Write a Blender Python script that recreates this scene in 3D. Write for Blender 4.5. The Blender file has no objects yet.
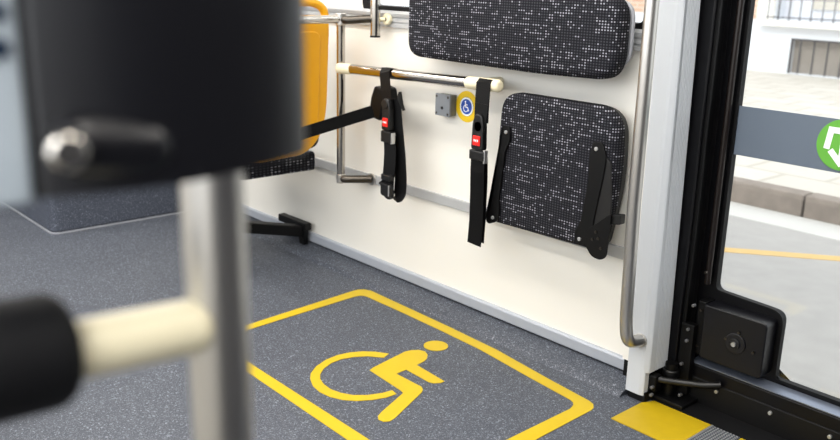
import bpy, bmesh, math, random
from mathutils import Vector, Matrix
random.seed(7)
S = bpy.context.scene
COL = S.collection
PI = math.pi

# ------------------------------------------------------------ camera
cam = bpy.data.cameras.new('camera'); camo = bpy.data.objects.new('camera', cam); COL.objects.link(camo)
S.camera = camo
cam.sensor_width = 36.0; cam.lens = 877.0 / 840.0 * 36.0; cam.clip_start = 0.02; cam.clip_end = 300
R = ((0.66155339, 0.21915489, -0.71715985), (0.74953162, -0.16334804, 0.64149807), (0.02344078, -0.9619192, -0.27232697))
M = Matrix(((R[0][0], -R[0][1], -R[0][2], 2.8893), (R[1][0], -R[1][1], -R[1][2], -2.13096),
            (R[2][0], -R[2][1], -R[2][2], 1.2), (0, 0, 0, 1)))
camo.matrix_world = M
cam.dof.use_dof = True; cam.dof.focus_distance = 2.45; cam.dof.aperture_fstop = 4.0

# ------------------------------------------------------------ world and light
w = bpy.data.worlds.new('sky'); S.world = w; w.use_nodes = True
bg = w.node_tree.nodes['Background']; bg.inputs[0].default_value = (0.97, 0.98, 1.0, 1); bg.inputs[1].default_value = 1.35
S.view_settings.view_transform = 'Standard'; S.view_settings.look = 'None'
S.view_settings.gamma = 1; S.view_settings.use_curve_mapping = False
S.view_settings.exposure = 0.5

sun = bpy.data.lights.new('sun', 'SUN'); suno = bpy.data.objects.new('sun', sun); COL.objects.link(suno)
sun.energy = 1.2; sun.angle = math.radians(20); sun.color = (1, 0.96, 0.9)
suno.rotation_euler = (math.radians(50), 0, math.radians(20))

def area(name, loc, rot, sx, sy, e, colr=(1, 1, 1)):
    l = bpy.data.lights.new(name, 'AREA'); l.shape = 'RECTANGLE'; l.size = sx; l.size_y = sy; l.energy = e; l.color = colr
    o = bpy.data.objects.new(name, l); COL.objects.link(o); o.location = loc; o.rotation_euler = rot
    return o
area('ceiling_lamp_light', (0.9, -0.75, 2.14), (0, 0, 0), 5.6, 0.22, 42, (1.0, 0.97, 0.92))
area('ceiling_lamp_light', (0.9, -1.75, 2.14), (0, 0, 0), 5.6, 0.22, 26, (1.0, 0.97, 0.93))
# daylight falling in through the side windows behind the camera
area('window_daylight', (1.0, -2.50, 1.5), (math.radians(80), 0, 0), 5.5, 1.0, 24, (0.90, 0.95, 1.0))

# ------------------------------------------------------------ helpers
def lin(h):
    h = h.lstrip('#'); v = [int(h[i:i + 2], 16) / 255 for i in (0, 2, 4)]
    return tuple((c / 12.92 if c <= .04045 else ((c + .055) / 1.055) ** 2.4) for c in v) + (1,)

def mat(name, col, rough=.5, metal=0.0, bump=0.0, bscale=200, var=0.0, vscale=6, spec=.5, coat=0.0):
    m = bpy.data.materials.new(name); m.use_nodes = True
    nt = m.node_tree; b = nt.nodes['Principled BSDF']
    c = lin(col) if isinstance(col, str) else col
    b.inputs['Base Color'].default_value = c; b.inputs['Roughness'].default_value = rough
    b.inputs['Metallic'].default_value = metal; b.inputs['Specular IOR Level'].default_value = spec
    b.inputs['Coat Weight'].default_value = coat
    tc = nt.nodes.new('ShaderNodeTexCoord')
    if var > 0:
        n = nt.nodes.new('ShaderNodeTexNoise'); n.inputs['Scale'].default_value = vscale; n.inputs['Detail'].default_value = 5
        nt.links.new(tc.outputs['Object'], n.inputs['Vector'])
        mx = nt.nodes.new('ShaderNodeMix'); mx.data_type = 'RGBA'
        mx.inputs[6].default_value = tuple(x * (1 - var) for x in c[:3]) + (1,)
        mx.inputs[7].default_value = tuple(min(1, x * (1 + var)) for x in c[:3]) + (1,)
        nt.links.new(n.outputs['Fac'], mx.inputs[0]); nt.links.new(mx.outputs[2], b.inputs['Base Color'])
    if bump > 0:
        n2 = nt.nodes.new('ShaderNodeTexNoise'); n2.inputs['Scale'].default_value = bscale
        nt.links.new(tc.outputs['Object'], n2.inputs['Vector'])
        bp = nt.nodes.new('ShaderNodeBump'); bp.inputs['Strength'].default_value = bump; bp.inputs['Distance'].default_value = .002
        nt.links.new(n2.outputs['Fac'], bp.inputs['Height']); nt.links.new(bp.outputs['Normal'], b.inputs['Normal'])
    return m

def mathn(nt, op, a, b=None):
    n = nt.nodes.new('ShaderNodeMath'); n.operation = op
    for i, v in enumerate((a, b)):
        if v is None: continue
        if isinstance(v, (int, float)): n.inputs[i].default_value = v
        else: nt.links.new(v, n.inputs[i])
    return n.outputs[0]

def mixc(nt, f, a, b):
    mx = nt.nodes.new('ShaderNodeMix'); mx.data_type = 'RGBA'
    for i, v in ((0, f), (6, a), (7, b)):
        if isinstance(v, (int, float, tuple)): mx.inputs[i].default_value = v
        else: nt.links.new(v, mx.inputs[i])
    return mx.outputs[2]

def floor_mat(name, base, light, dark):
    m = bpy.data.materials.new(name); m.use_nodes = True; nt = m.node_tree; b = nt.nodes['Principled BSDF']
    tc = nt.nodes.new('ShaderNodeTexCoord')
    def noise(sc, det=2):
        n = nt.nodes.new('ShaderNodeTexNoise'); n.inputs['Scale'].default_value = sc; n.inputs['Detail'].default_value = det
        nt.links.new(tc.outputs['Object'], n.inputs['Vector']); return n.outputs['Fac']
    def vor(sc, th0, th1):
        v = nt.nodes.new('ShaderNodeTexVoronoi'); v.inputs['Scale'].default_value = sc
        nt.links.new(tc.outputs['Object'], v.inputs['Vector'])
        s = nt.nodes.new('ShaderNodeSeparateColor'); nt.links.new(v.outputs['Color'], s.inputs[0])
        r = nt.nodes.new('ShaderNodeMapRange'); r.inputs[1].default_value = th0; r.inputs[2].default_value = th1
        nt.links.new(s.outputs[0], r.inputs[0]); return r.outputs[0]
    c = mixc(nt, noise(3.0, 6), lin(dark), lin(base))
    c = mixc(nt, mathn(nt, 'MULTIPLY', vor(420, .70, .95), .38), c, lin(light))
    c = mixc(nt, mathn(nt, 'MULTIPLY', vor(230, .94, .99), .55), c, lin(light))
    c = mixc(nt, mathn(nt, 'MULTIPLY', vor(330, .75, .9), .45), c, lin('#23262d'))
    nt.links.new(c, b.inputs['Base Color'])
    b.inputs['Roughness'].default_value = .55; b.inputs['Specular IOR Level'].default_value = .35
    bp = nt.nodes.new('ShaderNodeBump'); bp.inputs['Strength'].default_value = .25; bp.inputs['Distance'].default_value = .001
    nt.links.new(noise(350), bp.inputs['Height']); nt.links.new(bp.outputs['Normal'], b.inputs['Normal'])
    return m

def fabric_mat(name, base, dot, pitch=.0100):
    m = bpy.data.materials.new(name); m.use_nodes = True; nt = m.node_tree; b = nt.nodes['Principled BSDF']
    tc = nt.nodes.new('ShaderNodeTexCoord'); sp = nt.nodes.new('ShaderNodeSeparateXYZ')
    nt.links.new(tc.outputs['Object'], sp.inputs[0])
    u = mathn(nt, 'DIVIDE', mathn(nt, 'ADD', sp.outputs[0], mathn(nt, 'MULTIPLY', sp.outputs[1], .8)), pitch)
    v = mathn(nt, 'DIVIDE', sp.outputs[2], pitch * .78)
    fu = mathn(nt, 'SUBTRACT', mathn(nt, 'FRACT', u), .5); fv = mathn(nt, 'SUBTRACT', mathn(nt, 'FRACT', v), .5)
    d = mathn(nt, 'SQRT', mathn(nt, 'ADD', mathn(nt, 'MULTIPLY', fu, fu), mathn(nt, 'MULTIPLY', fv, fv)))
    mask = mathn(nt, 'LESS_THAN', d, .29)
    iu = mathn(nt, 'FLOOR', u); iv = mathn(nt, 'FLOOR', v)
    cb = nt.nodes.new('ShaderNodeCombineXYZ'); nt.links.new(iu, cb.inputs[0]); nt.links.new(iv, cb.inputs[1])
    wn = nt.nodes.new('ShaderNodeTexWhiteNoise'); wn.noise_dimensions = '2D'; nt.links.new(cb.outputs[0], wn.inputs[0])
    # short horizontal runs of bright dots
    cb2 = nt.nodes.new('ShaderNodeCombineXYZ')
    nt.links.new(mathn(nt, 'FLOOR', mathn(nt, 'ADD', mathn(nt, 'DIVIDE', iu, 4.0), mathn(nt, 'MULTIPLY', iv, .37))), cb2.inputs[0]); nt.links.new(iv, cb2.inputs[1])
    wn2 = nt.nodes.new('ShaderNodeTexWhiteNoise'); wn2.noise_dimensions = '2D'; nt.links.new(cb2.outputs[0], wn2.inputs[0])
    run = mathn(nt, 'MULTIPLY', mathn(nt, 'GREATER_THAN', wn2.outputs[0], .72), mathn(nt, 'GREATER_THAN', wn.outputs[0], .30))
    single = mathn(nt, 'GREATER_THAN', wn.outputs[0], .90)
    br = mathn(nt, 'MAXIMUM', run, single)
    amt = mathn(nt, 'MULTIPLY', mask, mathn(nt, 'ADD', .11, mathn(nt, 'MULTIPLY', br, .70)))
    c = mixc(nt, amt, lin(base), lin(dot))
    nt.links.new(c, b.inputs['Base Color']); b.inputs['Roughness'].default_value = .9
    b.inputs['Specular IOR Level'].default_value = .2
    n = nt.nodes.new('ShaderNodeTexNoise'); n.inputs['Scale'].default_value = 7; nt.links.new(tc.outputs['Object'], n.inputs['Vector'])
    bp = nt.nodes.new('ShaderNodeBump'); bp.inputs['Strength'].default_value = .5; bp.inputs['Distance'].default_value = .02
    nt.links.new(n.outputs['Fac'], bp.inputs['Height']); nt.links.new(bp.outputs['Normal'], b.inputs['Normal'])
    return m

def glass_mat(name):
    m = bpy.data.materials.new(name); m.use_nodes = True; nt = m.node_tree
    for n in list(nt.nodes): nt.nodes.remove(n)
    o = nt.nodes.new('ShaderNodeOutputMaterial'); t = nt.nodes.new('ShaderNodeBsdfTransparent'); t.inputs[0].default_value = (.95, .97, .97, 1)
    g = nt.nodes.new('ShaderNodeBsdfGlossy'); g.inputs['Roughness'].default_value = .03
    mx = nt.nodes.new('ShaderNodeMixShader'); mx.inputs[0].default_value = .05
    nt.links.new(t.outputs[0], mx.inputs[1]); nt.links.new(g.outputs[0], mx.inputs[2]); nt.links.new(mx.outputs[0], o.inputs[0])
    return m

def emit_mat(name, col, s):
    m = bpy.data.materials.new(name); m.use_nodes = True; b = m.node_tree.nodes['Principled BSDF']
    b.inputs['Base Color'].default_value = (.9, .9, .9, 1); b.inputs['Emission Color'].default_value = lin(col); b.inputs['Emission Strength'].default_value = s
    return m

def paving_mat(name, c1, c2, mortar, sx, rw, rh, ms=.02):
    m = bpy.data.materials.new(name); m.use_nodes = True; nt = m.node_tree; b = nt.nodes['Principled BSDF']
    tc = nt.nodes.new('ShaderNodeTexCoord'); mp = nt.nodes.new('ShaderNodeMapping'); nt.links.new(tc.outputs['Object'], mp.inputs[0])
    br = nt.nodes.new('ShaderNodeTexBrick'); nt.links.new(mp.outputs[0], br.inputs[0])
    br.inputs['Color1'].default_value = lin(c1); br.inputs['Color2'].default_value = lin(c2); br.inputs['Mortar'].default_value = lin(mortar)
    br.inputs['Scale'].default_value = sx; br.inputs['Brick Width'].default_value = rw; br.inputs['Row Height'].default_value = rh; br.inputs['Mortar Size'].default_value = ms
    n = nt.nodes.new('ShaderNodeTexNoise'); n.inputs['Scale'].default_value = 3; n.inputs['Detail'].default_value = 6; nt.links.new(tc.outputs['Object'], n.inputs['Vector'])
    c = mixc(nt, mathn(nt, 'MULTIPLY', n.outputs['Fac'], .35), br.outputs[0], lin('#b9b2a6'))
    nt.links.new(c, b.inputs['Base Color']); b.inputs['Roughness'].default_value = .9
    return m, mp

CREAM = mat('cream_panel', '#e8e5dd', .45, var=.03, vscale=2.0, bump=.03, bscale=300)
GREYMETAL = mat('brushed_aluminium', '#b0b1b2', .45, .15, var=.06, vscale=30)
SKIRT = mat('blue_grey_aluminium', '#a6abb4', .45, .15, var=.05, vscale=14)
PILLAR = mat('pale_grey_paint', '#c3c7cc', .45)
CHROME = mat('polished_steel', '#bab5ae', .13, 1.0)
SATIN = mat('satin_steel', '#c8c5c0', .34, 1.0)
DARKSTEEL = mat('dark_steel', '#57524c', .3, 1.0)
CREAMPL = mat('cream_plastic', '#e9dfbf', .35, var=.02, vscale=20)
BLACKPL = mat('black_plastic', '#060607', .42, bump=.06, bscale=500)
BLACKGLOSS = mat('black_gloss_plastic', '#08080e', .36, spec=.5)
BLACKMETAL = mat('black_painted_steel', '#040405', .45, spec=.25)
DOORBLACK = mat('black_door_paint', '#030306', .45, spec=.25)
RUBBER = mat('black_rubber', '#060608', .6, spec=.25)
FOAM = mat('black_grip', '#07070a', .7, spec=.25)
WEB = mat('black_webbing', '#020203', .5, bump=.2, bscale=700, spec=.2)
YELLOWPL = mat('yellow_seat_plastic', '#d99c06', .4, var=.06, vscale=5)
YELLOW = mat('yellow_floor_paint', '#b79c02', .5, var=.06, vscale=12)
YELLOWWORN = mat('yellow_worn_paint', '#a98e04', .5, var=.10, vscale=30)
RED = mat('red_button', '#e8231c', .35)
WHITE = mat('white_paint', '#f2f3f5', .5)
BLUE = mat('blue_print', '#1b4aa8', .4)
GREEN = mat('green_print', '#5da436', .5)
BOXGREY = mat('grey_box_plastic', '#84888d', .5, var=.03)
BEZEL = mat('pale_blue_grey_plastic', '#a3acb3', .4)
SCREEN = mat('dark_screen', '#1d2b3e', .2)
BOLT = mat('dull_bolt', '#7a7a7c', .4, .7)
SCREW = mat('zinc_screw', '#c8c8c8', .35, .8)
FLOOR = floor_mat('speckled_grey_vinyl', '#454952', '#979da8', '#363a43')
PODIUM = floor_mat('speckled_charcoal_vinyl', '#474c58', '#848b9a', '#3c414c')
FABRIC = fabric_mat('dotted_charcoal_fabric', '#121218', '#9c9ca6', .0100)
FABRIC2 = fabric_mat('dotted_black_fabric', '#121218', '#8c8c94', .014)
GLASS = glass_mat('clear_glass')
ASPHALT = mat('pale_asphalt', '#aeaba8', .95, var=.12, vscale=8, bump=.3, bscale=80)
GUTTER = mat('pale_concrete', '#cfcdc9', .9, var=.05, vscale=4)
CURB = mat('granite_curb', '#8a8078', .9, var=.45, vscale=7)
FACADE = mat('white_render', '#dfe3ea', .9, var=.03, vscale=1.5)
STONE = mat('white_stone', '#efece6', .9)
PAVE, _ = paving_mat('sidewalk_tiles', '#c9c4bb', '#d3cfc8', '#b4aea4', 1.0, .6, .4)
BRICK, bmp = paving_mat('tan_brick', '#c99f86', '#d6ae94', '#d8cdbf', 1.0, .26, .08, .01)
bmp.inputs['Rotation'].default_value = (PI / 2, 0, 0)
SHUTTER = mat('weathered_shutter', '#948d86', .9, var=.25, vscale=5)
IRON = mat('dark_iron', '#3b3a40', .6)
STREETYEL = mat('faded_yellow_line', '#d9b77a', .9, var=.08, vscale=10)
CEIL = mat('ceiling_panel', '#cfcdc8', .6)
LAMP = emit_mat('lamp_diffuser', '#fff4e4', 4.0)
BAND = mat('frosted_grey_film', '#5c6775', .55, var=.03, vscale=2)

def empty(name, loc, label=None, cat=None, group=None, kind=None):
    o = bpy.data.objects.new(name, None); COL.objects.link(o); o.location = loc; o.empty_display_size = .05
    tag(o, label, cat, group, kind); return o

def tag(o, label=None, cat=None, group=None, kind=None):
    if label: o['label'] = label
    if cat: o['category'] = cat
    if group: o['group'] = group
    if kind: o['kind'] = kind
    return o

def wloc(o):
    v = Vector((0, 0, 0))
    while o: v += o.location; o = o.parent
    return v

def obj(name, bm, m, parent=None, bevel=0, seg=2, smooth=None, label=None, loc=None):
    """link bm (built in world coordinates) as one mesh object, origin at its own base centre"""
    vs = [v.co for v in bm.verts]
    c = Vector(loc) if loc else Vector(((min(v.x for v in vs) + max(v.x for v in vs)) / 2, (min(v.y for v in vs) + max(v.y for v in vs)) / 2, min(v.z for v in vs)))
    bmesh.ops.recalc_face_normals(bm, faces=bm.faces)
    bmesh.ops.translate(bm, verts=bm.verts, vec=-c)
    me = bpy.data.meshes.new(name); bm.to_mesh(me); bm.free()
    me.materials.append(m)
    o = bpy.data.objects.new(name, me); COL.objects.link(o)
    if parent: o.parent = parent; o.location = c - wloc(parent)
    else: o.location = c
    if bevel > 0:
        md = o.modifiers.new('bevel', 'BEVEL'); md.width = bevel; md.segments = seg; md.limit_method = 'ANGLE'; md.angle_limit = math.radians(35)
    if smooth is not None:
        for p in me.polygons: p.use_smooth = True
        me.set_sharp_from_angle(angle=math.radians(smooth))
    if label: o['label'] = label
    return o

def box(bm, x0, x1, y0, y1, z0, z1):
    vs = [bm.verts.new((x, y, z)) for x in (x0, x1) for y in (y0, y1) for z in (z0, z1)]
    for f in ((0, 1, 3, 2), (4, 6, 7, 5), (0, 4, 5, 1), (2, 3, 7, 6), (0, 2, 6, 4), (1, 5, 7, 3)):
        bm.faces.new([vs[i] for i in f])
    return bm
def B(*a): return box(bmesh.new(), *a)

def rounded(pts, r, n=5):
    """round the corners of a 2D polygon; r a number or a list"""
    out = []; N = len(pts)
    for i in range(N):
        p = Vector(pts[i]); a = Vector(pts[i - 1]); b = Vector(pts[(i + 1) % N])
        rr = r[i] if isinstance(r, (list, tuple)) else r
        if rr <= 0: out.append(tuple(p)); continue
        da = (a - p); db = (b - p); ra = min(rr, da.length * .49); rb = min(rr, db.length * .49)
        s = p + da.normalized() * ra; e = p + db.normalized() * rb
        for k in range(n + 1):
            t = k / n; q = s * (1 - t) ** 2 + p * 2 * t * (1 - t) + e * t * t; out.append(tuple(q))
    return out

def prism(bm, pts, a0, a1, axis='y'):
    """polygon pts extruded along axis; pts are (x,z) for y, (y,z) for x, (x,y) for z"""
    def P(p, a):
        return {'y': (p[0], a, p[1]), 'x': (a, p[0], p[1]), 'z': (p[0], p[1], a)}[axis]
    v0 = [bm.verts.new(P(p, a0)) for p in pts]; v1 = [bm.verts.new(P(p, a1)) for p in pts]
    bm.faces.new(v0); bm.faces.new(v1[::-1])
    n = len(pts)
    for i in range(n): bm.faces.new((v0[i], v1[i], v1[(i + 1) % n], v0[(i + 1) % n]))
    return bm
def PR(*a, **k): return prism(bmesh.new(), *a, **k)

def ring(outer, inner, a0, a1, axis='y', bm=None):
    """frame between two closed outlines with the same count of points"""
    bm = bm or bmesh.new()
    def P(p, a): return {'y': (p[0], a, p[1]), 'x': (a, p[0], p[1]), 'z': (p[0], p[1], a)}[axis]
    L = [[bm.verts.new(P(p, a)) for p in pp] for pp, a in ((outer, a0), (inner, a0), (inner, a1), (outer, a1))]
    n = len(outer)
    for k in range(4):
        A, Bq = L[k], L[(k + 1) % 4]
        for i in range(n): bm.faces.new((A[i], A[(i + 1) % n], Bq[(i + 1) % n], Bq[i]))
    return bm

def smoothpath(pts, r, n=7):
    out = [Vector(pts[0])]
    for i in range(1, len(pts) - 1):
        p = Vector(pts[i]); a = Vector(pts[i - 1]); b = Vector(pts[i + 1])
        da = a - p; db = b - p; rr = min(r, da.length * .49, db.length * .49)
        s = p + da.normalized() * rr; e = p + db.normalized() * rr
        for k in range(n + 1):
            t = k / n; out.append(s * (1 - t) ** 2 + p * 2 * t * (1 - t) + e * t * t)
    out.append(Vector(pts[-1])); return out

def tube(bm, pts, r, seg=24, bend=0.0, caps=True, rad=None):
    P = smoothpath(pts, bend) if bend > 0 and len(pts) > 2 else [Vector(p) for p in pts]
    T = []
    for i in range(len(P)):
        a = P[max(0, i - 1)]; b = P[min(len(P) - 1, i + 1)]; T.append((b - a).normalized())
    up = Vector((0, 0, 1)) if abs(T[0].z) < .9 else Vector((0, 1, 0))
    n = (up - T[0] * up.dot(T[0])).normalized(); rings = []
    for i in range(len(P)):
        n = (n - T[i] * n.dot(T[i])).normalized(); b = T[i].cross(n)
        ri = rad[i] if rad else r
        rings.append([bm.verts.new(P[i] + (n * math.cos(2 * PI * k / seg) + b * math.sin(2 * PI * k / seg)) * ri) for k in range(seg)])
    for i in range(len(rings) - 1):
        for k in range(seg): bm.faces.new((rings[i][k], rings[i][(k + 1) % seg], rings[i + 1][(k + 1) % seg], rings[i + 1][k]))
    if caps: bm.faces.new(rings[0][::-1]); bm.faces.new(rings[-1])
    return bm
def TB(*a, **k): return tube(bmesh.new(), *a, **k)

def capsule(bm, a, b, r, round_a=True, round_b=True, seg=24, er=None):
    """tube with rounded ends"""
    a = Vector(a); b = Vector(b); d = (b - a).normalized(); er = er or r; pts = []; rad = []
    N = 6
    if round_a:
        for k in range(N):
            t = (k / N) * PI / 2; pts.append(a + d * er * (1 - math.cos(PI / 2 - (PI / 2 - t)) * 1.0) if False else a + d * er * (1 - math.cos(t)) ); rad.append(max(1e-4, r - er + er * math.sin(t)))
    pts.append(a + d * (er if round_a else 0)); rad.append(r)
    pts.append(b - d * (er if round_b else 0)); rad.append(r)
    if round_b:
        for k in range(N - 1, -1, -1):
            t = (k / N) * PI / 2; pts.append(b - d * er * (1 - math.cos(t))); rad.append(max(1e-4, r - er + er * math.sin(t)))
    # fix direction of the rounding: sin/cos pairing
    return tube(bm, pts, r, seg=seg, rad=rad)

def disc(bm, c, r, y0, y1, seg=28, axis='y'):
    pts = [(c[0] + r * math.cos(2 * PI * k / seg), c[1] + r * math.sin(2 * PI * k / seg)) for k in range(seg)]
    return prism(bm, pts, y0, y1, axis)
def DS(*a, **k): return disc(bmesh.new(), *a, **k)

def ribbon(bm, pts, side, width, th=.002):
    """strap: centre line pts, side vector across, given width and thickness"""
    P = [Vector(p) for p in pts]; sv = Vector(side).normalized(); rows = []
    for i, p in enumerate(P):
        t = (P[min(len(P) - 1, i + 1)] - P[max(0, i - 1)]).normalized()
        s = (sv - t * sv.dot(t)).normalized(); nn = t.cross(s)
        w2 = (width[i] if isinstance(width, (list, tuple)) else width) / 2
        rows.append([bm.verts.new(p + s * a * w2 + nn * b * th / 2) for a, b in ((-1, -1), (1, -1), (1, 1), (-1, 1))])
    for i in range(len(rows) - 1):
        for k in range(4): bm.faces.new((rows[i][k], rows[i][(k + 1) % 4], rows[i + 1][(k + 1) % 4], rows[i + 1][k]))
    bm.faces.new(rows[0][::-1]); bm.faces.new(rows[-1]); return bm

def cushion(pts, y_back, y_front, r, dome=.006, n=6, axis='y', sag=None):
    """padded panel: outline pts (x,z), rounded over its front rim, slightly domed"""
    bm = bmesh.new(); N = len(pts)
    cx = sum(p[0] for p in pts) / N; cz = sum(p[1] for p in pts) / N
    # inset outline along averaged normals
    def inset(d):
        out = []
        for i in range(N):
            a = Vector(pts[i - 1]); b = Vector(pts[(i + 1) % N]); t = (b - a).normalized(); nn = Vector((-t.y, t.x))
            if nn.dot(Vector((cx, cz)) - Vector(pts[i])) < 0: nn = -nn
            out.append(Vector(pts[i]) + nn * d)
        return out
    sgn = 1 if y_front > y_back else -1
    def P(p, y): return (p[0], y, p[1]) if axis == 'y' else ((y, p[0], p[1]) if axis == 'x' else (p[0], p[1], y))
    loops = [(inset(r * .5), y_back), (inset(0), y_back + sgn * r * .5)]
    for k in range(n + 1):
        t = k / n * PI / 2; loops.append((inset(r * (1 - math.cos(t))), y_front - sgn * r * (1 - math.sin(t)) ))
    last = loops[-1][0]
    for k in (1, 2, 3, 4):
        f = 1 - k / 5; loops.append(([Vector((cx, cz)) + (p - Vector((cx, cz))) * f for p in last], y_front + sgn * dome * (1 - f * f)))
    V = [[bm.verts.new(P(p, y)) for p in l] for l, y in loops]
    for a, b in zip(V, V[1:]):
        for i in range(N): bm.faces.new((a[i], a[(i + 1) % N], b[(i + 1) % N], b[i]))
    bm.faces.new(V[0][::-1]); bm.faces.new(V[-1]); return bm

def struct(o): o['kind'] = 'structure'; return o
def copy_tree(o, parent=None, off=(0, 0, 0)):
    c = o.copy(); COL.objects.link(c); c.parent = parent
    if parent is None: c.location = o.location + Vector(off)
    for ch in list(o.children): copy_tree(ch, c)
    return c

# ============================================================ STRUCTURE
# floor with the coved edge rising to the skirting
bm = bmesh.new()
prof = [(-2.52, 0), (-.108, 0), (-.105, .003), (-.100, .009), (-.091, .0145), (-.075, .0185), (-.045, .022), (-.004, .031), (-.003, .024), (.05, .024), (.05, -.12), (-2.52, -.12)]
prism(bm, prof, -5.0, 1.532, 'x')
prof2 = [(-2.52, 0), (.06, 0), (.06, -.12), (-2.52, -.12)]
prism(bm, prof2, 1.532, 3.6, 'x')
bmesh.ops.remove_doubles(bm, verts=bm.verts, dist=1e-5)
struct(obj('floor', bm, FLOOR, smooth=40, loc=(0, 0, 0)))

# far side wall with its window opening (panel below the sill, panel left of the window)
bm = bmesh.new()
box(bm, -5.0, 1.478, 0, .06, .034, 1.055)
box(bm, -5.0, .155, 0, .06, 1.055, 2.2); box(bm, 1.45, 1.478, 0, .06, 1.055, 2.2); box(bm, .155, 1.45, 0, .06, 1.85, 2.2)
struct(obj('wall_far', bm, CREAM, loc=(0, 0, 0)))
# unseen end wall, coloured dark to be mirrored in the steel poles
struct(obj('wall_right', B(3.35, 3.42, -2.5, .16, 0, 2.2), mat('dark_partition', '#3a3b40', .6)))
struct(obj('wall_left', B(-5.06, -5.0, -2.52, .06, 0, 2.2), CREAM))
bm = bmesh.new(); box(bm, -5, 3.4, -2.58, -2.52, 0, .95); box(bm, -5, 3.4, -2.58, -2.52, 1.9, 2.2)
for x in (-5, -3.2, -1.4, .4, 2.0, 3.3): box(bm, x, x + .1, -2.58, -2.52, .95, 1.9)
struct(obj('wall_near', bm, mat('grey_wall_lining', '#d6d4ce', .7), loc=(0, 0, 0)))
struct(obj('ceiling', B(-5, 3.4, -2.58, .2, 2.2, 2.26), CEIL))
wn = struct(empty('window_1', (.8, .03, 1.06)))
o1 = rounded([(.15, 1.052), (1.455, 1.052), (1.455, 1.855), (.15, 1.855)], 0.005); i1 = rounded([(.176, 1.074), (1.43, 1.074), (1.43, 1.83), (.176, 1.83)], .03)
o1 = rounded([(.15, 1.052), (1.455, 1.052), (1.455, 1.855), (.15, 1.855)], .03)
obj('window_frame', ring(o1, i1, -.004, .055), RUBBER, wn, smooth=40)
obj('window_pane', B(.17, 1.44, .024, .030, 1.066, 1.84), GLASS, wn)

# sill rail: ledge and grooved aluminium profile
bm = bmesh.new()
sp_ = [(0, 1.0), (-.012, 1.0), (-.012, 1.012), (-.008, 1.014), (-.008, 1.018), (-.012, 1.020), (-.012, 1.030), (-.008, 1.032), (-.008, 1.036), (-.014, 1.038), (-.018, 1.05), (-.014, 1.058), (0, 1.06)]
prism(bm, sp_, -5, 1.465, 'x'); struct(obj('trim_1', bm, GREYMETAL, loc=(0, 0, 1)))
bm = bmesh.new(); prism(bm, rounded([(0, .383), (-.009, .383), (-.009, .420), (0, .420)], [0, .003, .003, 0]), -5, 1.465, 'x')
struct(obj('trim_2', bm, GREYMETAL, loc=(0, 0, .38)))
bm = bmesh.new()
prism(bm, [(0, .038), (-.012, .038), (-.014, .041), (-.014, .072), (-.010, .078), (0, .078)], -5, 1.475, 'x')
struct(obj('baseboard_far', bm, SKIRT, loc=(0, 0, 0)))

# pale door pillar, fluted on the side facing the door
pil = struct(empty('trim_3', (1.57, -.03, 0)))
xs, yf, yb = 1.603, -.072, .016
pp = [(1.535, yb), (1.535, -.085), (1.580, -.0855), (1.590, -.083), (1.6, -.076)]
y = yf; pp.append((xs, y))
nfl = 11; st = (yb - .004 - yf) / nfl
for k in range(nfl):
    if k < 3: pp += [(xs, y + st)]
    else: pp += [(xs, y + st * .45), (xs - .003, y + st * .55), (xs - .003, y + st * .9), (xs, y + st)]
    y += st
pp.append((xs, yb))
bm = PR(pp, .095, 2.2, 'z')
for v in bm.verts:
    if v.co.z > 1: v.co.x -= .018; v.co.y -= .030 if v.co.y > -.06 else 0
obj('pillar_panel', bm, PILLAR, pil, loc=(1.57, -.03, .095))
bm = PR([(1.535, -.02), (1.535, -.085), (1.580, -.0855), (1.590, -.083), (1.594, -.080), (1.594, -.06), (1.56, -.02)], .022, .095, 'z')
obj('pillar_foot', bm, PILLAR, pil, loc=(1.57, -.03, .02))
obj('pillar_boot', B(1.54, 1.598, -.078, .02, 0.0, .03), RUBBER, pil)
obj('gasket', B(1.478, 1.535, -.02, .03, .02, 2.2), RUBBER, pil)
obj('reveal', B(1.478, 1.535, -.03, -.02, .085, 2.2), CREAM, pil)

# ------------------------------------------------------------ sliding door with glass
dr = struct(empty('door_1', (2.4, .09, 0)))
obj('jamb', B(1.50, 1.628, .018, .15, .0, 2.2), DOORBLACK, dr, bevel=.004)
obj('jamb_channel', B(1.607, 1.640, .03, .06, .06, 2.2), BLACKMETAL, dr, bevel=.003)
outer = [(1.632, .10), (1.632, 2.1), (3.3, 2.1), (3.3, .10), (2.4, .10), (2.0, .10)]
inner = [(1.690, .344), (1.690, 2.02), (3.2, 2.02), (3.2, .145), (1.893, .145), (1.878, .344)]
# door leaf frame, its glass opening stepped round the lock box
bm = bmesh.new()
inr = rounded([(1.681, .335), (1.681, 2.02), (3.2, 2.02), (3.2, .134), (1.888, .134), (1.888, .327)], [.025, .04, .04, .04, .022, .030], 5)
otr = []
for (x, z) in inr:
    otr.append((x, z))
oc = rounded([(1.632, .085), (1.632, 2.1), (3.3, 2.1), (3.3, .085), (2.0, .085), (1.8, .085)], [.001] * 6, 5)
ring(oc, inr, .092, .125, 'y', bm)
obj('door_frame', bm, DOORBLACK, dr, loc=(1.632, .1, .08))
bm = bmesh.new()
def offset(pts, d):
    out = []; n = len(pts)
    for i in range(n):
        t = (Vector(pts[(i + 1) % n]) - Vector(pts[i - 1])).normalized(); out.append((pts[i][0] + t.y * d, pts[i][1] - t.x * d))
    return out
ring(inr, offset(inr, .008), .088, .106, 'y', bm)
obj('glass_seal', bm, RUBBER, dr, smooth=50)
obj('door_glass', B(1.66, 3.25, .097, .103, .11, 2.06), GLASS, dr)
# rounded vertical rubber and bright edge beside the glass
obj('edge_strip', TB([(1.672, .068, .36), (1.672, .068, 2.05)], .009, seg=16), mat('brown_black_edge', '#1a1412', .3, .2), dr, smooth=40)
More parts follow.
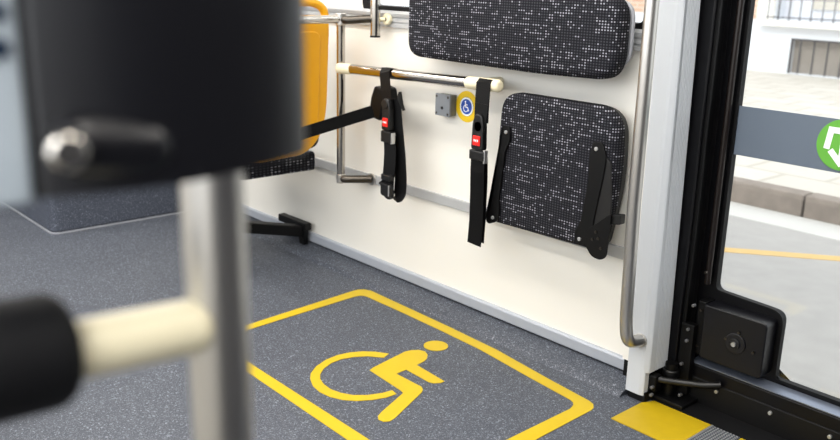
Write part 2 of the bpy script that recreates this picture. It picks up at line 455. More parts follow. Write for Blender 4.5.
# bottom rail with its sloping ledge
bm = PR([(.125, .03), (.125, .126), (.100, .124), (.056, .117), (.050, .112), (.050, .03)], 1.66, 3.3, 'x')
obj('bottom_rail', bm, DOORBLACK, dr, bevel=.002)
obj('rail_ledge', PR([(.091, .1185), (.050, .1175), (.050, .1205), (.091, .1275)], 1.66, 3.3, 'x'), mat('ledge_sky_sheen', '#7c8494', .35, .6), dr)  # pale blue-grey paints in the sky's reflection on the black rail's ledge
# kick plate and its screws
obj('kick_plate', PR([(.06, 0), (.06, .080), (.046, .077), (.040, .0)], 1.64, 3.3, 'x'), BLACKMETAL, dr, bevel=.002)
for x in (1.754, 1.917, 2.081, 2.245, 2.41, 2.57):
    s = obj('screw', DS((x, .060), .0055, .038, .048, 14), SCREW, dr, bevel=.001)
# lock box in the lower corner of the leaf
bm = PR(rounded([(1.690, .148), (1.880, .148), (1.880, .311), (1.690, .311)], [.006, .014, .016, .006]), .033, .10)
lb = obj('lock_box', bm, mat('black_box_plastic', '#08080d', .33, spec=.4), dr, bevel=.008, seg=4, smooth=40)
bm = DS((1.797, .227), .030, .0285, .034, 32); obj('lock_rose', bm, BLACKGLOSS, lb, bevel=.002)
bm = DS((1.797, .227), .016, .024, .0285, 24); obj('lock_dial', bm, BLACKPL, lb, bevel=.002)
obj('lock_pin', DS((1.797, .227), .0065, .019, .024, 16), SCREW, lb)
for (x, z, m_) in ((1.768, .233, DARKSTEEL), (1.804, .262, DARKSTEEL), (1.852, .219, DARKSTEEL)):
    obj('screw', DS((x, z), .004, .0265, .033, 12), m_, lb)
obj('hinge_strip', PR(rounded([(1.664, .15), (1.688, .15), (1.688, .312), (1.664, .312)], .005), .045, .093), BLACKMETAL, dr, bevel=.002)
for z in (.175, .285, .40):
    obj('screw', DS((1.676, z), .004, .0415, .046, 12), DARKSTEEL, dr)
# grey film band with the round green emblem
obj('film_band', B(1.684, 3.22, .0945, .0965, .737, .871), BAND, dr)
em = obj('emblem', DS((1.976, .808), .064, .0918, .094, 48), GREEN, dr)
def seg2(bm, a, b, wd, y0, y1):
    a = Vector(a); b = Vector(b); d = (b - a).normalized(); n = Vector((-d.y, d.x)) * wd / 2
    return prism(bm, [tuple(a - n), tuple(b - n), tuple(b + n), tuple(a + n)], y0, y1)
bm = bmesh.new()
cx0, cz0 = 1.976, .808
seg2(bm, (cx0 - .037, cz0 - .014), (cx0 - .030, cz0 + .042), .015, .0905, .0916)
seg2(bm, (cx0 - .031, cz0 + .035), (cx0 + .020, cz0 + .035), .015, .0898, .0909)
seg2(bm, (cx0 - .027, cz0 - .016), (cx0 + .006, cz0 - .050), .015, .0905, .0916)
seg2(bm, (cx0 + .002, cz0 - .050), (cx0 + .034, cz0 - .014), .015, .0896, .0907)
seg2(bm, (cx0 + .003, cz0 + .010), (cx0 + .003, cz0 - .044), .013, .0887, .0898)
obj('emblem_arrow', bm, WHITE, em, loc=(cx0, .0895, cz0))

# black threshold mat in front of the door
struct(obj('trim_4', PR([(1.60, -.045), (3.3, -.045), (3.3, .06), (1.55, .06), (1.55, .02)], 0, .004, 'z'), RUBBER))

# ------------------------------------------------------------ outside
struct(obj('road', B(-30, 12, .16, 3.13, -.35, -.3), ASPHALT, loc=(0, 0, -.3)))
struct(obj('gutter', B(-30, 12, 3.13, 3.47, -.35, -.298), GUTTER, loc=(0, 3.3, -.3)))
bm = bmesh.new(); random.seed(4); x = -30
while x < 12:
    box(bm, x + .006, x + .94, 3.47, 3.62, -.35, -.15); x += .95
struct(obj('curb', bm, CURB, bevel=.012, loc=(0, 3.47, -.15)))
struct(obj('sidewalk', B(-30, 12, 3.60, 11.0, -.35, -.152), PAVE, loc=(0, 4, -.152)))
bm = PR([(-.74, 1.35), (.472, 2.36), (.97, 2.735), (1.9, 3.05), (1.9, 3.13), (.935, 2.815), (.44, 2.45), (-.8, 1.40)], -.3, -.297, 'z')
bm = bmesh.new()
L = [(-.8, 1.43), (.468, 2.396), (.961, 2.772), (1.45, 3.12)]
n_ = Vector((-.61, .79)) * .045
prism(bm, [(p[0] - n_.x, p[1] - n_.y) for p in L] + [(p[0] + n_.x, p[1] + n_.y) for p in L[::-1]], -.3, -.297, 'z')
tag(obj('road_line', bm, STREETYEL), 'faded yellow line painted across the pale asphalt outside', 'road marking')

# the building across the street
yb_ = 10.866
bd = empty('building', (-4, yb_, -.15), 'white rendered building with barred windows across the street', 'building')
bm = bmesh.new()
def wallrects(bm, x0, x1, z0, z1, holes, ya, yb):
    xs_ = sorted({x0, x1} | {h[0] for h in holes} | {h[1] for h in holes}); zs_ = sorted({z0, z1} | {h[2] for h in holes} | {h[3] for h in holes})
    for i in range(len(xs_) - 1):
        for j in range(len(zs_) - 1):
            mx, mz = (xs_[i] + xs_[i + 1]) / 2, (zs_[j] + zs_[j + 1]) / 2
            if any(h[0] < mx < h[1] and h[2] < mz < h[3] for h in holes): continue
            box(bm, xs_[i], xs_[i + 1], ya, yb, zs_[j], zs_[j + 1])
wallrects(bm, -4.0, 10, -.2, 5.5, [(-3.42, -1.6, -.137, .37), (-3.72, -1.4, .64, 2.8)], yb_, yb_ + .4)
obj('wall', bm, FACADE, bd, loc=(-4, yb_, -.2))
bm = bmesh.new(); box(bm, -28, -4.0, yb_, yb_ + .4, .62, 5.5); obj('brick_wall', bm, BRICK, bd, loc=(-4, yb_, .62))
bm = bmesh.new(); box(bm, -28, -4.0, yb_, yb_ + .4, -.2, .62); obj('wall', bm, FACADE, bd, loc=(-4, yb_, -.2))
obj('window_surround', B(-3.99, -3.74, yb_ - .05, yb_, .60, 3.0), STONE, bd)
obj('window_ledge', B(-3.90, -1.3, yb_ - .14, yb_ + .02, .54, .62), STONE, bd, bevel=.01)
obj('shutter', B(-3.42, -1.6, yb_ + .12, yb_ + .16, -.137, .37), SHUTTER, bd)
obj('window_panel', B(-3.72, -1.4, yb_ + .25, yb_ + .3, .64, 2.8), mat('pale_curtain', '#d8dae2', .8), bd)
obj('window_board', B(-3.28, -2.45, yb_ + .2, yb_ + .24, .80, 1.6), mat('beige_blind', '#c2bbac', .8), bd)
bm = bmesh.new(); box(bm, -3.42, -1.6, yb_ - .01, yb_ + .02, .35, .375); box(bm, -3.42, -3.395, yb_ - .01, yb_ + .02, -.137, .37)
gr = obj('window_grille', bm, IRON, bd, loc=(-3.4, yb_, -.13))
for k in range(9): tag(obj('bar', TB([(-3.27 + k * .205, yb_ + .005, -.137), (-3.27 + k * .205, yb_ + .005, .36)], .013, seg=8), IRON, gr))
bm = bmesh.new(); box(bm, -3.80, -1.5, yb_ - .13, yb_ - .11, .665, .68); box(bm, -3.80, -1.5, yb_ - .13, yb_ - .11, .93, .945)
gr = obj('window_grille', bm, IRON, bd, loc=(-3.8, yb_ - .12, .66))
for k in range(14): obj('bar', TB([(-3.78 + k * .165, yb_ - .12, .63), (-3.78 + k * .165, yb_ - .12, 2.4)], .011, seg=8), IRON, gr)

# ============================================================ CEILING LAMPS
for y_, lab in ((-.75, 'long white ceiling lamp strip over the wheelchair bay'), (-1.75, 'long white ceiling lamp strip above the near aisle')):
    t = empty('ceiling_lamp', (.9, y_, 2.2), lab, 'ceiling lamp')
    bm = bmesh.new(); box(bm, -1.95, 3.3, y_ - .13, y_ - .115, 2.15, 2.2); box(bm, -1.95, 3.3, y_ + .115, y_ + .13, 2.15, 2.2); obj('housing', bm, GREYMETAL, t, loc=(.9, y_, 2.15))
    obj('diffuser', B(-1.95, 3.3, y_ - .115, y_ + .115, 2.17, 2.2), LAMP, t)

# ============================================================ FLOOR MARKINGS
OUT = [(0.378, -0.683), (0.334, -0.187), (0.335, -0.162), (0.348, -0.142), (0.375, -0.129), (0.553, -0.132), (0.832, -0.137), (1.067, -0.147), (1.325, -0.179), (1.489, -0.196), (1.51, -0.203), (1.524, -0.22), (1.529, -0.236), (1.538, -0.487), (1.545, -.86), (1.535, -.88), (1.221, -0.878), (.701, -.872), (.42, -.866), (.40, -.855), (.393, -.84)]
INN = [(0.416, -0.696), (0.387, -0.221), (0.391, -0.195), (0.398, -0.187), (0.415, -0.181), (0.61, -0.179), (0.829, -0.182), (1.033, -0.189), (1.277, -0.217), (1.449, -0.234), (1.465, -0.24), (1.477, -0.254), (1.485, -0.278), (1.489, -0.547), (1.495, -.82), (1.48, -.834), (1.257, -.833), (.701, -.834), (.46, -.830), (.445, -.822), (.438, -.81)]
tag(obj('floor_outline', ring(OUT, INN, 0.0002, .0016, 'z'), YELLOW), 'yellow rounded rectangle outline marked on the grey floor around the wheelchair symbol', 'floor marking')
BODY = [(0.927, -0.571), (0.919, -0.551), (0.89, -0.395), (0.894, -0.371), (0.908, -0.35), (0.93, -0.342), (0.954, -0.352), (0.974, -0.373), (0.984, -0.394), (0.99, -0.431), (1.13, -0.441), (1.13, -0.458), (1.119, -0.475), (1.104, -0.482), (0.995, -0.479), (0.998, -0.522), (1.112, -0.52), (1.128, -0.527), (1.14, -0.542), (1.21, -0.704), (1.215, -0.727), (1.206, -0.742), (1.188, -0.746), (1.172, -0.735), (1.16, -0.713), (1.109, -0.588), (1.09, -0.584)]
WHEEL = [(0.869, -0.446), (0.829, -0.472), (0.802, -0.502), (0.783, -0.539), (0.775, -0.583), (0.78, -0.631), (0.801, -0.685), (0.832, -0.727), (0.859, -0.748), (0.906, -0.77), (0.952, -0.777), (0.995, -0.771), (1.032, -0.754), (1.062, -0.727), (1.087, -0.686), (1.1, -0.646), (1.102, -0.608), (1.075, -0.603), (1.071, -0.636), (1.054, -0.679), (1.029, -0.711), (0.995, -0.731), (0.958, -0.741), (0.916, -0.738), (0.881, -0.726), (0.854, -0.707), (0.828, -0.675), (0.811, -0.634), (0.807, -0.592), (0.818, -0.55), (0.841, -0.512), (0.883, -0.478)]
bm = bmesh.new(); prism(bm, BODY, .0002, .0016, 'z'); prism(bm, WHEEL, .0002, .0016, 'z')
disc(bm, (.918, -.283), .041, .0002, .0016, 32, 'z')
tag(obj('wheelchair_symbol', bm, YELLOW), 'yellow wheelchair user symbol marked on the grey floor inside the yellow outline', 'floor marking')
# entrance patches and tread
tag(obj('floor_patch', PR([(1.595, -.233), (1.594, -.085), (1.66, -.045), (1.80, -.037), (1.803, -.60), (1.80, -.233)][:2] + [(1.612, -.047), (1.797, -.045), (1.797, -.232)], .0002, .0025, 'z'), YELLOWWORN),
    'worn yellow warning patch on the floor beneath the pale door pillar', 'floor marking')
tr = empty('tread_plate', (1.845, -.14, 0), 'grey studded tread plate on the floor between yellow patches at the door', 'tread plate')
obj('edging', B(1.799, 1.806, -.235, -.046, .0, .005), SCREW, tr, bevel=.001)
obj('plate', B(1.807, 1.885, -.235, -.046, .0, .003), mat('dark_tread', '#4a4e55', .6), tr)
bm = bmesh.new()
for i in range(8):
    for j in range(20): disc(bm, (1.812 + i * .0095, -.228 + j * .0093), .0028, .003, .0048, 8, 'z')
st_ = obj('studs', bm, SCREW, tr, loc=(1.845, -.14, .003)); st_['kind'] = 'stuff'
tag(obj('floor_patch', B(1.888, 2.07, -.235, -.046, .0002, .0025), YELLOWWORN), 'yellow warning patch right of the tread plate, cut by the photo edge', 'floor marking')

# ============================================================ WHEEL ARCH PODIUM
bm = PR(rounded([(-4.9, -.825), (-1.09, -.825), (-1.09, -.0), (-4.9, -.0)], [0, .05, 0, 0], 8), 0, .30, 'z')
pod = struct(obj('podium', bm, PODIUM, smooth=40, bevel=.015))
bm = PR(rounded([(-4.9, -.829), (-1.086, -.829), (-1.086, -.016), (-4.9, -.016)], [0, .05, 0, 0], 8), 0, .006, 'z')
struct(obj('podium_seal', bm, mat('pale_sealant', '#8f9299', .6)))

# ============================================================ PASSENGER SEAT (yellow shell, dotted cushion)
ps = empty('passenger_seat', (-.2, -.3, 0), 'yellow plastic shell bus seat with dotted black cushion behind the steel rail frame', 'seat')
sh = rounded([(-.075, 1.0), (-.090, .66), (-.115, .56), (-.19, .492), (-.42, .482), (-.50, .50), (-.52, .60), (-.54, 1.0), (-.50, 1.03), (-.11, 1.03)], .05)
bm = PR(sh, .005, .035, 'x'); obj('seat_shell', bm, YELLOWPL, ps, bevel=.012, seg=3, smooth=50)
sh2 = rounded([(-.12, .97), (-.135, .62), (-.17, .54), (-.44, .54), (-.48, .62), (-.495, .97)], .04)
obj('shell_panel', PR(sh2, .032, .041, 'x'), YELLOWPL, ps, bevel=.004, seg=2, smooth=50)
obj('grab_loop', TB([(.02, -.088, .95), (.02, -.088, 1.052), (.02, -.14, 1.078), (.02, -.46, 1.078), (.02, -.52, 1.05), (.02, -.52, .95)], .016, bend=.05), YELLOWPL, ps, smooth=60)
cu = rounded([(-.47, .372), (-.10, .372), (-.06, .385), (-.055, .465), (-.47, .475), (-.52, .45), (-.53, .40)], .03)
bm = PR(rounded([(-.085, .398), (-.085, .478), (-.47, .478), (-.47, .398)], [.012, .02, .03, .075], 7), -.52, -.055, 'x'); obj('seat_cushion', bm, FABRIC2, ps, bevel=.02, seg=3, smooth=50)
obj('backrest_pad', PR(rounded([(-.10, .50), (-.49, .50), (-.51, .98), (-.10, .98)], .05), -.06, .005, 'x'), FABRIC2, ps, bevel=.02, smooth=50)
# black seat support frame near the floor
bm = bmesh.new(); box(bm, -.40, -.185, -.055, -.02, .095, .128)
ssp = ps
obj('wall_rail', bm, BLACKMETAL, ssp, bevel=.004)
bm = bmesh.new()
a = Vector((-.225, -.045, .088)); b_ = Vector((-.36, -.44, .155)); d_ = (b_ - a).normalized(); s_ = Vector((d_.y, -d_.x, 0)).normalized() * .024; u_ = Vector((0, 0, .024))
vv = [bm.verts.new(p + i * s_ + j * u_) for p in (a, b_) for i, j in ((-1, -1), (1, -1), (1, 1), (-1, 1))]
for k in range(4): bm.faces.new((vv[k], vv[(k + 1) % 4], vv[4 + (k + 1) % 4], vv[4 + k]))
bm.faces.new(vv[:4][::-1]); bm.faces.new(vv[4:])
obj('cross_tube', bm, BLACKMETAL, ssp, bevel=.004)
obj('post', B(-.40, -.352, -.48, -.432, 0, .40), BLACKMETAL, ssp, bevel=.004)
obj('foot_bracket', PR([(-.235, .03), (-.20, .03), (-.195, .10), (-.24, .10)], -.052, -.03), BLACKMETAL, ssp)
obj('bolt', DS((-.222, .078), .007, -.066, -.052, 12), SCREW, ssp)

# ============================================================ STEEL RAIL FRAME at the head of the bay
rf = empty('rail_frame', (.14, -.1, 0), 'upright steel pole with cross tube and wall brackets beside the yellow seat', 'pole')
obj('pole', TB([(.141, -.1, .392), (.141, -.1, 1.03)], .0165), CHROME, rf, smooth=50)
obj('cross_tube', TB([(.141, -.1, 1.020), (.141, -.92, 1.020)], .0155), CHROME, rf, smooth=50)
cl = obj('clamp', TB([(.141, -.1, .998), (.141, -.1, 1.042)], .0205), SATIN, rf, smooth=50, bevel=.002)
obj('bracket', TB([(.141, -.1, 1.018), (.175, -.094, 1.018), (.255, -.014, 1.028)], .015, bend=.02), DARKSTEEL, rf, smooth=50)
obj('bracket', TB([(.141, -.1, .402), (.165, -.096, .402), (.225, -.012, .402)], .0155, bend=.02), DARKSTEEL, rf, smooth=50)
obj('wall_plate', DS((.228, .402), .024, -.016, -.009, 20), SATIN, rf, bevel=.001)
obj('end_cap', TB([(.141, -.1, .384), (.141, -.1, .420)], .0185), SATIN, rf, smooth=50, bevel=.002)

# horizontal handrail with cream joints
hr = empty('handrail', (.55, -.1, .82), 'horizontal polished steel handrail with cream plastic ends on the cream wall', 'handrail')
def rz(x): return .838 + (x - .168) * .026
obj('tube', TB([(.20, -.1, rz(.2)), (.90, -.1, rz(.9))], .0188), CHROME, hr, smooth=50)
bm = bmesh.new(); capsule(bm, (.148, -.120, rz(.15)), (.210, -.102, rz(.2)), .0205, True, True, er=.007)
obj('joint', bm, CREAMPL, hr, smooth=50, label='cream plastic joint clipped to the steel pole')
bm = bmesh.new()
capsule(bm, (.832, -.1, rz(.832)), (.985, -.1, rz(.985)), .0208, True, True, er=.012)
tube(bm, [(.888, -.1, rz(.888)), (.888, -.001, rz(.888))], .017)
obj('joint', bm, CREAMPL, hr, smooth=50, label='cream plastic end joint standing off the wall')

# short vertical pole hanging from above, with cream stud
vp = empty('hanging_pole', (.31, -.05, .97), 'short hanging steel pole end in front of the window sill', 'pole')
obj('pole', TB([(.30, -.06, .967), (.30, -.06, 2.2)], .0185), CHROME, vp, smooth=50)
obj('end_cap', TB([(.30, -.06, .962), (.30, -.06, .969)], .0193), RUBBER, vp, smooth=50)
bm = DS((.322, 1.028), .021, -.03, -.012, 24); obj('stud', bm, CREAMPL, vp, bevel=.004, smooth=40, label='round cream fixing stud')
obj('stud_screw', DS((.322, 1.028), .006, -.032, -.029, 12), DARKSTEEL, vp)
obj('stud_arm', TB([(.30, -.055, 1.028), (.322, -.02, 1.028)], .008, seg=12), CREAMPL, vp, smooth=50)

# ============================================================ BACKREST PAD
bk = empty('backrest', (1.01, -.05, .9), 'long dark dotted padded backrest mounted on the wall below the window', 'backrest')
ol = rounded([(.548, .926), (1.470, .926), (1.470, 1.175), (.548, 1.175)], [.06, .075, .07, .06], 9)
def warp(pts): return [(x, z + (.0 if z > 1.05 else .004 * math.sin((x - .55) / .92 * PI) * -1)) for x, z in pts]
ol = rounded([(.545, .918), (.80, .915), (1.15, .913), (1.427, .921), (1.427, 1.153), (1.15, 1.160), (.80, 1.160), (.545, 1.160)], [.06, .05, .05, .075, .075, .05, .05, .06], 9)
obj('pad', cushion(ol, -.055, -.122, .026, .006), FABRIC, bk, smooth=60)
obj('back_shell', PR(rounded([(.575, .950), (1.430, .95), (1.430, 1.14), (.575, 1.15)], .06, 8), -.058, -.045), mat('grey_shell', '#9a9ca2', .4), bk, bevel=.004, smooth=40)
bm = bmesh.new(); box(bm, .70, .76, -.046, -.001, .95, 1.0); box(bm, 1.25, 1.31, -.046, -.001, .95, 1.0)
obj('mounting_bracket', B(.70, .76, -.046, -.001, .95, .998), BLACKMETAL, bk); obj('mounting_bracket', B(1.25, 1.31, -.046, -.001, .95, .998), BLACKMETAL, bk); bm.free()

# ============================================================ FOLDING SEAT
fs = empty('folding_seat', (1.18, -.05, .4), 'folded up dotted fabric seat with black hinge arms on the cream wall', 'folding seat')
ol = rounded([(.965, .842), (1.432, .838), (1.440, .62), (1.395, .412), (.975, .405), (.962, .60)], [.07, .09, .03, .03, .03, .03], 9)
ol = rounded([(.974, .842), (1.424, .842), (1.436, .62), (1.395, .412), (.948, .405), (.962, .62)], [.07, .085, .1, .03, .03, .1], 9)
obj('seat_pad', cushion(ol, -.035, -.088, .022, .004), FABRIC, fs, smooth=60)
obj('seat_base', PR([(x * .97 + 1.19 * .03, z * .97 + .62 * .03) for x, z in ol], -.036, -.018), BLACKPL, fs)
# left arm: narrow plate with widened ends
A1 = rounded([(1.000, .738), (1.032, .738), (1.034, .690), (1.016, .655), (.998, .492), (1.004, .455), (.996, .418), (.955, .400), (.942, .420), (.950, .465), (.958, .50)], .012, 4)
ar = obj('hinge_arm', PR(A1, -.100, -.093), BLACKMETAL, fs, bevel=.0015)
obj('arm_flange', PR([(1.000, .735), (1.005, .735), (.963, .45), (.950, .45)], -.100, -.02), BLACKMETAL, ar)
for p in ((1.018, .718), (.978, .428)): obj('bolt', DS(p, .006, -.104, -.099, 14), SCREW, ar, bevel=.001)
A2 = rounded([(1.356, .742), (1.392, .742), (1.408, .700), (1.404, .655), (1.380, .500), (1.385, .47), (1.372, .432), (1.322, .420), (1.312, .455), (1.335, .500), (1.350, .62), (1.348, .69)], .012, 4)
ar = obj('hinge_arm', PR(A2, -.100, -.093), BLACKMETAL, fs, bevel=.0015)
for p in ((1.372, .722), (1.336, .442)): obj('bolt', DS(p, .006, -.104, -.099, 14), SCREW, ar, bevel=.001)
# outer triangular plate and lower wall bracket
obj('gas_strut_plate', PR(rounded([(1.385, .715), (1.422, .690), (1.436, .560), (1.436, .44), (1.37, .45), (1.375, .56)], .01, 3), -.096, -.090), mat('dark_plate', '#0b0a0b', .45), fs, bevel=.0015)
br = obj('wall_bracket', PR(rounded([(1.366, .480), (1.444, .545), (1.446, .535), (1.440, .412), (1.420, .398), (1.388, .402), (1.362, .43)], .012, 4), -.106, -.100), BLACKMETAL, fs, bevel=.0015)
obj('bracket_web', B(1.395, 1.401, -.10, -.07, .398, .47), BLACKMETAL, fs)
for p in ((1.398, .480), (1.388, .455), (1.408, .462), (1.420, .435)): obj('bolt', DS(p, .0045, -.109, -.105, 12), DARKSTEEL, br)
lt = obj('latch', PR(rounded([(1.443, .512), (1.474, .517), (1.474, .546), (1.443, .541)], .005, 3), -.098, -.075), BLACKPL, fs, bevel=.002)
obj('latch_arm', B(1.43, 1.446, -.09, -.08, .51, .53), BLACKMETAL, fs)

# ============================================================ CONTROL BOX, STICKER
cb = empty('control_box', (.635, -.01, .72), 'small square grey plastic box with keyhole on the cream wall', 'box')
obj('housing', B(.616, .686, -.030, -.001, .716, .789), mat('olive_grey_plastic', '#6d6f68', .5), cb, bevel=.003)
obj('cover', B(.614, .688, -.038, -.028, .714, .791), BOXGREY, cb, bevel=.003)
for p in ((.622, .782), (.680, .782), (.622, .723), (.680, .723)): obj('screw', DS(p, .0042, -.0395, -.0378, 12), DARKSTEEL, cb)
obj('keyhole', DS((.651, .743), .0055, -.040, -.0378, 12), BLACKPL, cb)
stk = empty('wheelchair_sticker', (.734, 0, .70), 'round yellow sticker with blue wheelchair sign half hidden by the right belt', 'sticker')
obj('yellow_disc', DS((.737, .755), .054, -.002, -.0005, 48), mat('yellow_print', '#f0c81c', .4), stk)
obj('dark_ring', DS((.737, .755), .0335, -.0026, -.0018, 40), mat('green_ring', '#4c6a50', .4), stk)
obj('white_disc', DS((.737, .755), .0325, -.0032, -.0024, 40), WHITE, stk)
obj('blue_disc', DS((.737, .755), .0265, -.0038, -.0030, 40), BLUE, stk)
bm = bmesh.new(); X0, Z0 = .735, .755
disc(bm, (X0 - .003, Z0 + .017), .0034, -.0044, -.0036, 14)
seg2(bm, (X0 - .003, Z0 + .013), (X0 - .001, Z0 - .001), .004, -.0044, -.0036)
seg2(bm, (X0 - .001, Z0 - .001), (X0 + .010, Z0 - .002), .004, -.0048, -.0040)
seg2(bm, (X0 + .009, Z0 - .002), (X0 + .014, Z0 - .014), .004, -.0044, -.0036)
seg2(bm, (X0 - .002, Z0 + .007), (X0 + .008, Z0 + .007), .0032, -.0048, -.0040)
for k in range(10):
    a0 = math.radians(110 + k * 23); a1 = math.radians(110 + (k + 1) * 23); r_ = .0115
    seg2(bm, (X0 + r_ * math.cos(a0), Z0 - .006 + r_ * math.sin(a0)), (X0 + r_ * math.cos(a1), Z0 - .006 + r_ * math.sin(a1)), .003, -.0044, -.0036)
obj('wheelchair_sign', bm, WHITE, stk, loc=(X0, -.004, Z0))

# ============================================================ BELTS
def buckle(par, x, z, y, ang=0, ww=.05):
    """belt buckle with its red release button; x, z centre of the red button"""
    bk_ = obj('buckle', PR(rounded([(x - ww / 2, z - .03), (x + ww / 2, z - .03), (x + ww / 2 - .003, z + .055), (x + ww / 4, z + .085), (x - ww / 4, z + .085), (x - ww / 2 + .003, z + .055)], .008, 3), y - .011, y + .011), BLACKPL, par, bevel=.004, seg=3, smooth=40)
    obj('release_button', PR(rounded([(x - ww * .30, z - .016), (x + ww * .30, z - .016), (x + ww * .30, z + .016), (x - ww * .30, z + .016)], .003, 3), y - .0145, y - .0105), RED, bk_, bevel=.002)
    bm = bmesh.new()
    for k in range(3): box(bm, x - .010 + k * .0075, x - .006 + k * .0075, y - .0152, y - .0144, z - .003, z + .004)
    obj('press_mark', bm, WHITE, bk_)
    return bk_
# right belt: hangs from the cream elbow of the handrail
rb = empty('seat_belt', (.90, -.12, .3), 'black seat belt hanging straight from the cream handrail end, its red button raised', 'seat belt')
rxs = [(.930, -.077, .860), (.930, -.086, .8745), (.930, -.110, .8755), (.930, -.122, .866), (.933, -.128, .80), (.935, -.130, .74)]
obj('webbing', ribbon(bmesh.new(), rxs, (1, 0, 0), .061, .003), WEB, rb)
obj('stitched_flap', ribbon(bmesh.new(), [(.937, -.1305, .80), (.935, -.135, .74), (.934, -.137, .715)], (1, 0, 0), .055, .003), WEB, rb)
obj('guide_ring', DS((.935, .728), .018, -.145, -.137, 24), BLACKPL, rb, bevel=.002)
buckle(rb, .933, .682, -.134, ww=.054)
bm = B(.902, .968, -.148, -.126, .618, .650); tg = obj('adjuster', bm, BLACKPL, rb, bevel=.004)
obj('adjuster_frame', B(.964, .971, -.145, -.130, .612, .654), SCREW, rb, bevel=.001)
obj('webbing', ribbon(bmesh.new(), [(.936, -.138, .638), (.936, -.139, .58), (.934, -.134, .51), (.930, -.129, .40), (.926, -.130, .328)], (1, 0, 0), .062, .003), WEB, rb)
obj('webbing_tail', ribbon(bmesh.new(), [(.938, -.128, .63), (.938, -.124, .55), (.934, -.120, .42), (.931, -.121, .340)], (1, 0, 0), .060, .003), WEB, rb)
# left belt: loop with adjuster
lb_ = empty('seat_belt', (.43, -.12, .4), 'black seat belt looped over the handrail beside the steel pole, its tail curled up', 'seat belt')
obj('webbing', ribbon(bmesh.new(), [(.433, -.076, .84), (.433, -.084, .862), (.433, -.112, .864), (.435, -.124, .85), (.452, -.130, .79), (.470, -.132, .72)], (1, 0, 0), .052, .003), WEB, lb_)
obj('guide_ring', DS((.468, .742), .018, -.150, -.130, 24), BLACKPL, lb_, bevel=.003)
buckle(lb_, .472, .677, -.136, ww=.048)
obj('adjuster', B(.451, .505, -.152, -.126, .604, .646), BLACKPL, lb_, bevel=.004)
obj('adjuster_frame', B(.501, .509, -.148, -.130, .602, .642), SCREW, lb_, bevel=.001)
bm = bmesh.new()
cv = [(.482, -.135, .63), (.490, -.137, .57), (.491, -.141, .51), (.487, -.145, .455), (.489, -.145, .425), (.496, -.140, .406), (.505, -.129, .399), (.513, -.119, .402), (.519, -.111, .42), (.520, -.110, .47), (.513, -.112, .56), (.500, -.116, .66), (.486, -.118, .76)]
cv = [tuple(v) for v in smoothpath(cv, .02, 3)]
ribbon(bm, cv, (1, .25, 0), .052, .003)
obj('webbing', bm, WEB, lb_, smooth=40)
obj('strap_slider', B(.461, .513, -.158, -.138, .466, .488), BLACKPL, lb_, bevel=.004)
obj('end_buckle', PR(rounded([(.463, .410), (.517, .404), (.519, .452), (.463, .457)], .01, 3), -.160, -.142), BLACKPL, lb_, bevel=.004)
obj('metal_tip', B(.508, .514, -.161, -.152, .412, .452), SCREW, lb_, bevel=.001)
obj('lever', PR([(.465, .463), (.447, .450), (.465, .440)], -.156, -.146), BLACKPL, lb_)
# retractor belt stretched across to the seat frame
ra = empty('belt_retractor', (.38, -.08, .68), 'black belt retractor with its strap pulled taut past the steel pole', 'belt retractor')
obj('housing', PR(rounded([(.318, .676), (.385, .665), (.405, .745), (.395, .785), (.352, .792), (.332, .75)], .010, 4), -.104, -.030), WEB, ra, bevel=.006, seg=3, smooth=40)
obj('mounting_plate', B(.30, .345, -.032, -.001, .69, .77), BLACKMETAL, ra)
obj('lever', PR(rounded([(.500, .765), (.532, .722), (.520, .745), (.508, .79)], .004, 3), -.118, -.104), BLACKPL, ra, bevel=.002)
pa = Vector((.375, -.125, .702)); pb = Vector((.233, -.3, .628)); dd = pb - pa
obj('strap', ribbon(bmesh.new(), [pa, pa + dd * .5, pb, pb + dd * .9], (0, -.15, 1), .046, .004), WEB, ra)

# ============================================================ GRAB HANDLE ON THE PILLAR
gh = empty('grab_handle', (1.56, -.15, .19), 'long satin steel vertical grab handle fixed to the pale door pillar', 'grab handle')
obj('handle_tube', TB([(1.571, -.084, .192), (1.568, -.148, .200), (1.557, -.148, .26), (1.548, -.148, .60), (1.545, -.148, 1.40), (1.545, -.084, 1.42)], .0185, bend=.035), SATIN, gh, smooth=50)
obj('rose', DS((1.571, .192), .021, -.0905, -.085, 24), SATIN, gh, bevel=.001)

# ============================================================ DOOR PIVOT HARDWARE
dh = empty('door_mechanism', (1.65, .0, 0), 'black door pivot arm and bolts at the foot of the pale pillar', 'door mechanism')
obj('base_plate', B(1.602, 1.70, -.04, .045, .004, .016), BLACKMETAL, dh, bevel=.002)
obj('pivot', TB([(1.625, .005, .016), (1.625, .005, .115)], .018), BLACKMETAL, dh, smooth=50)
obj('pivot_cap', TB([(1.625, .005, .075), (1.625, .005, .095)], .024), BLACKPL, dh, smooth=50, bevel=.003)
obj('swing_arm', TB([(1.598, -.045, .070), (1.64, -.030, .072), (1.73, .015, .078), (1.765, .040, .085)], .010, bend=.03, seg=14), BLACKPL, dh, smooth=50)
obj('arm_end', B(1.595, 1.618, -.06, -.03, .035, .085), BLACKMETAL, dh, bevel=.004)
for p in ((1.618, .02, .155), (1.600, .017, .13)): pass
for x, y_, z_ in ((1.648, .022, .115), (1.612, -.064, .052), (1.612, -.064, .028), (1.668, -.002, .03), (1.655, .025, .19), (1.655, .026, .225), (1.662, .028, .30)):
    obj('bolt', DS((x, z_), .0048, y_ - .008, y_ + .004, 12), BOLT, dh, bevel=.001)
obj('guide_block', B(1.63, 1.672, .024, .05, .02, .24), BLACKMETAL, dh, bevel=.003)

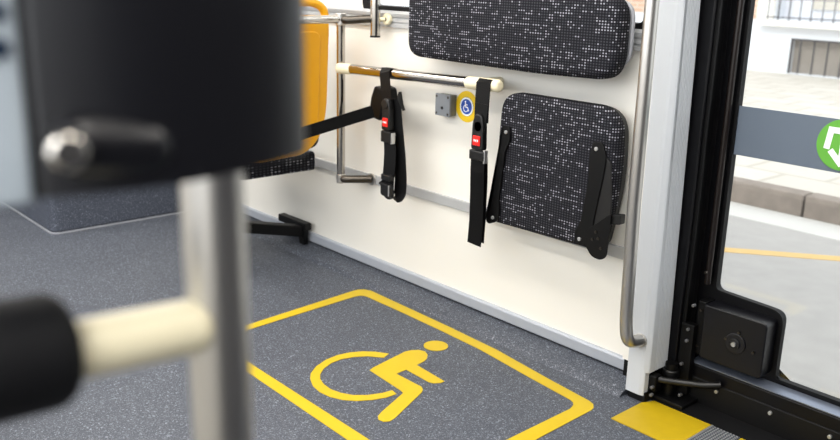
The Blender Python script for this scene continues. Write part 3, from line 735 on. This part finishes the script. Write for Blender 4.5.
# ============================================================ FOREGROUND: POLE, VALIDATOR, PADDED RAIL
PX, PY = 2.4640, -1.9042
fp = empty('stanchion', (PX, PY, 0), 'blurred steel pole close to the camera rising from the floor', 'pole')
obj('pole', TB([(PX, PY, .01), (PX, PY, 2.2)], .0176, seg=32), SATIN, fp, smooth=50)
obj('floor_flange', TB([(PX, PY, 0), (PX, PY, .012)], .045), SATIN, fp, smooth=40, bevel=.002)

vd = empty('ticket_validator', (PX, PY, 1.1), 'large blurred black ticket machine on the nearest pole', 'ticket machine')
body = rounded([(2.390, -2.006), (2.490, -2.006), (2.511, -1.955), (2.508, -1.892), (2.492, -1.8545), (2.390, -1.8545)], [.01, .006, .03, .03, .02, .02], 6)
bm = PR(body, 1.1035, 1.36, 'z')
for v in bm.verts:
    if v.co.z < 1.2: v.co.z -= .006 * (-1.8545 - v.co.y) / .15
obj('body', bm, BLACKGLOSS, vd, smooth=60)
obj('front_frame', PR(rounded([(2.395, -2.050), (2.488, -2.046), (2.494, -2.007), (2.395, -2.007)], [.012, .012, .004, .004], 4), 1.096, 1.36, 'z'), BEZEL, vd, bevel=.006, seg=3, smooth=45)
for z in (1.165, 1.180): obj('indicator', DS((-2.028 + .012, z), .0045, 2.488, 2.4945, 16, 'x'), SCREEN, vd)
bg_ = bmesh.new(); capsule(bg_, (2.500, -2.001, 1.1235), (2.498, -1.945, 1.116), .014, True, True, er=.012)
bl = obj('lock_bulge', bg_, BLACKGLOSS, vd, smooth=60)
bm = bmesh.new(); tube(bm, [(2.502, -1.996, 1.1225), (2.519, -2.000, 1.1225)], .0085, seg=24)
obj('lock_cylinder', bm, CHROME, bl, smooth=45, bevel=.0025)

pr = empty('padded_rail', (PX, -1.98, 1.0), 'blurred horizontal rail with black padded grip and cream joint beside the nearest pole', 'handrail')
bm = bmesh.new(); capsule(bm, (PX + .003, -1.912, 1.006), (PX + .001, -2.000, 1.010), .0155, True, False, er=.010)
obj('joint', bm, CREAMPL, pr, smooth=50, label='cream plastic joint')
bm = bmesh.new(); capsule(bm, (PX - .002, -1.988, 1.011), (PX - .002, -2.24, 1.021), .0300, True, True, er=.012)
obj('grip', bm, FOAM, pr, smooth=50, label='thick black padded grip')
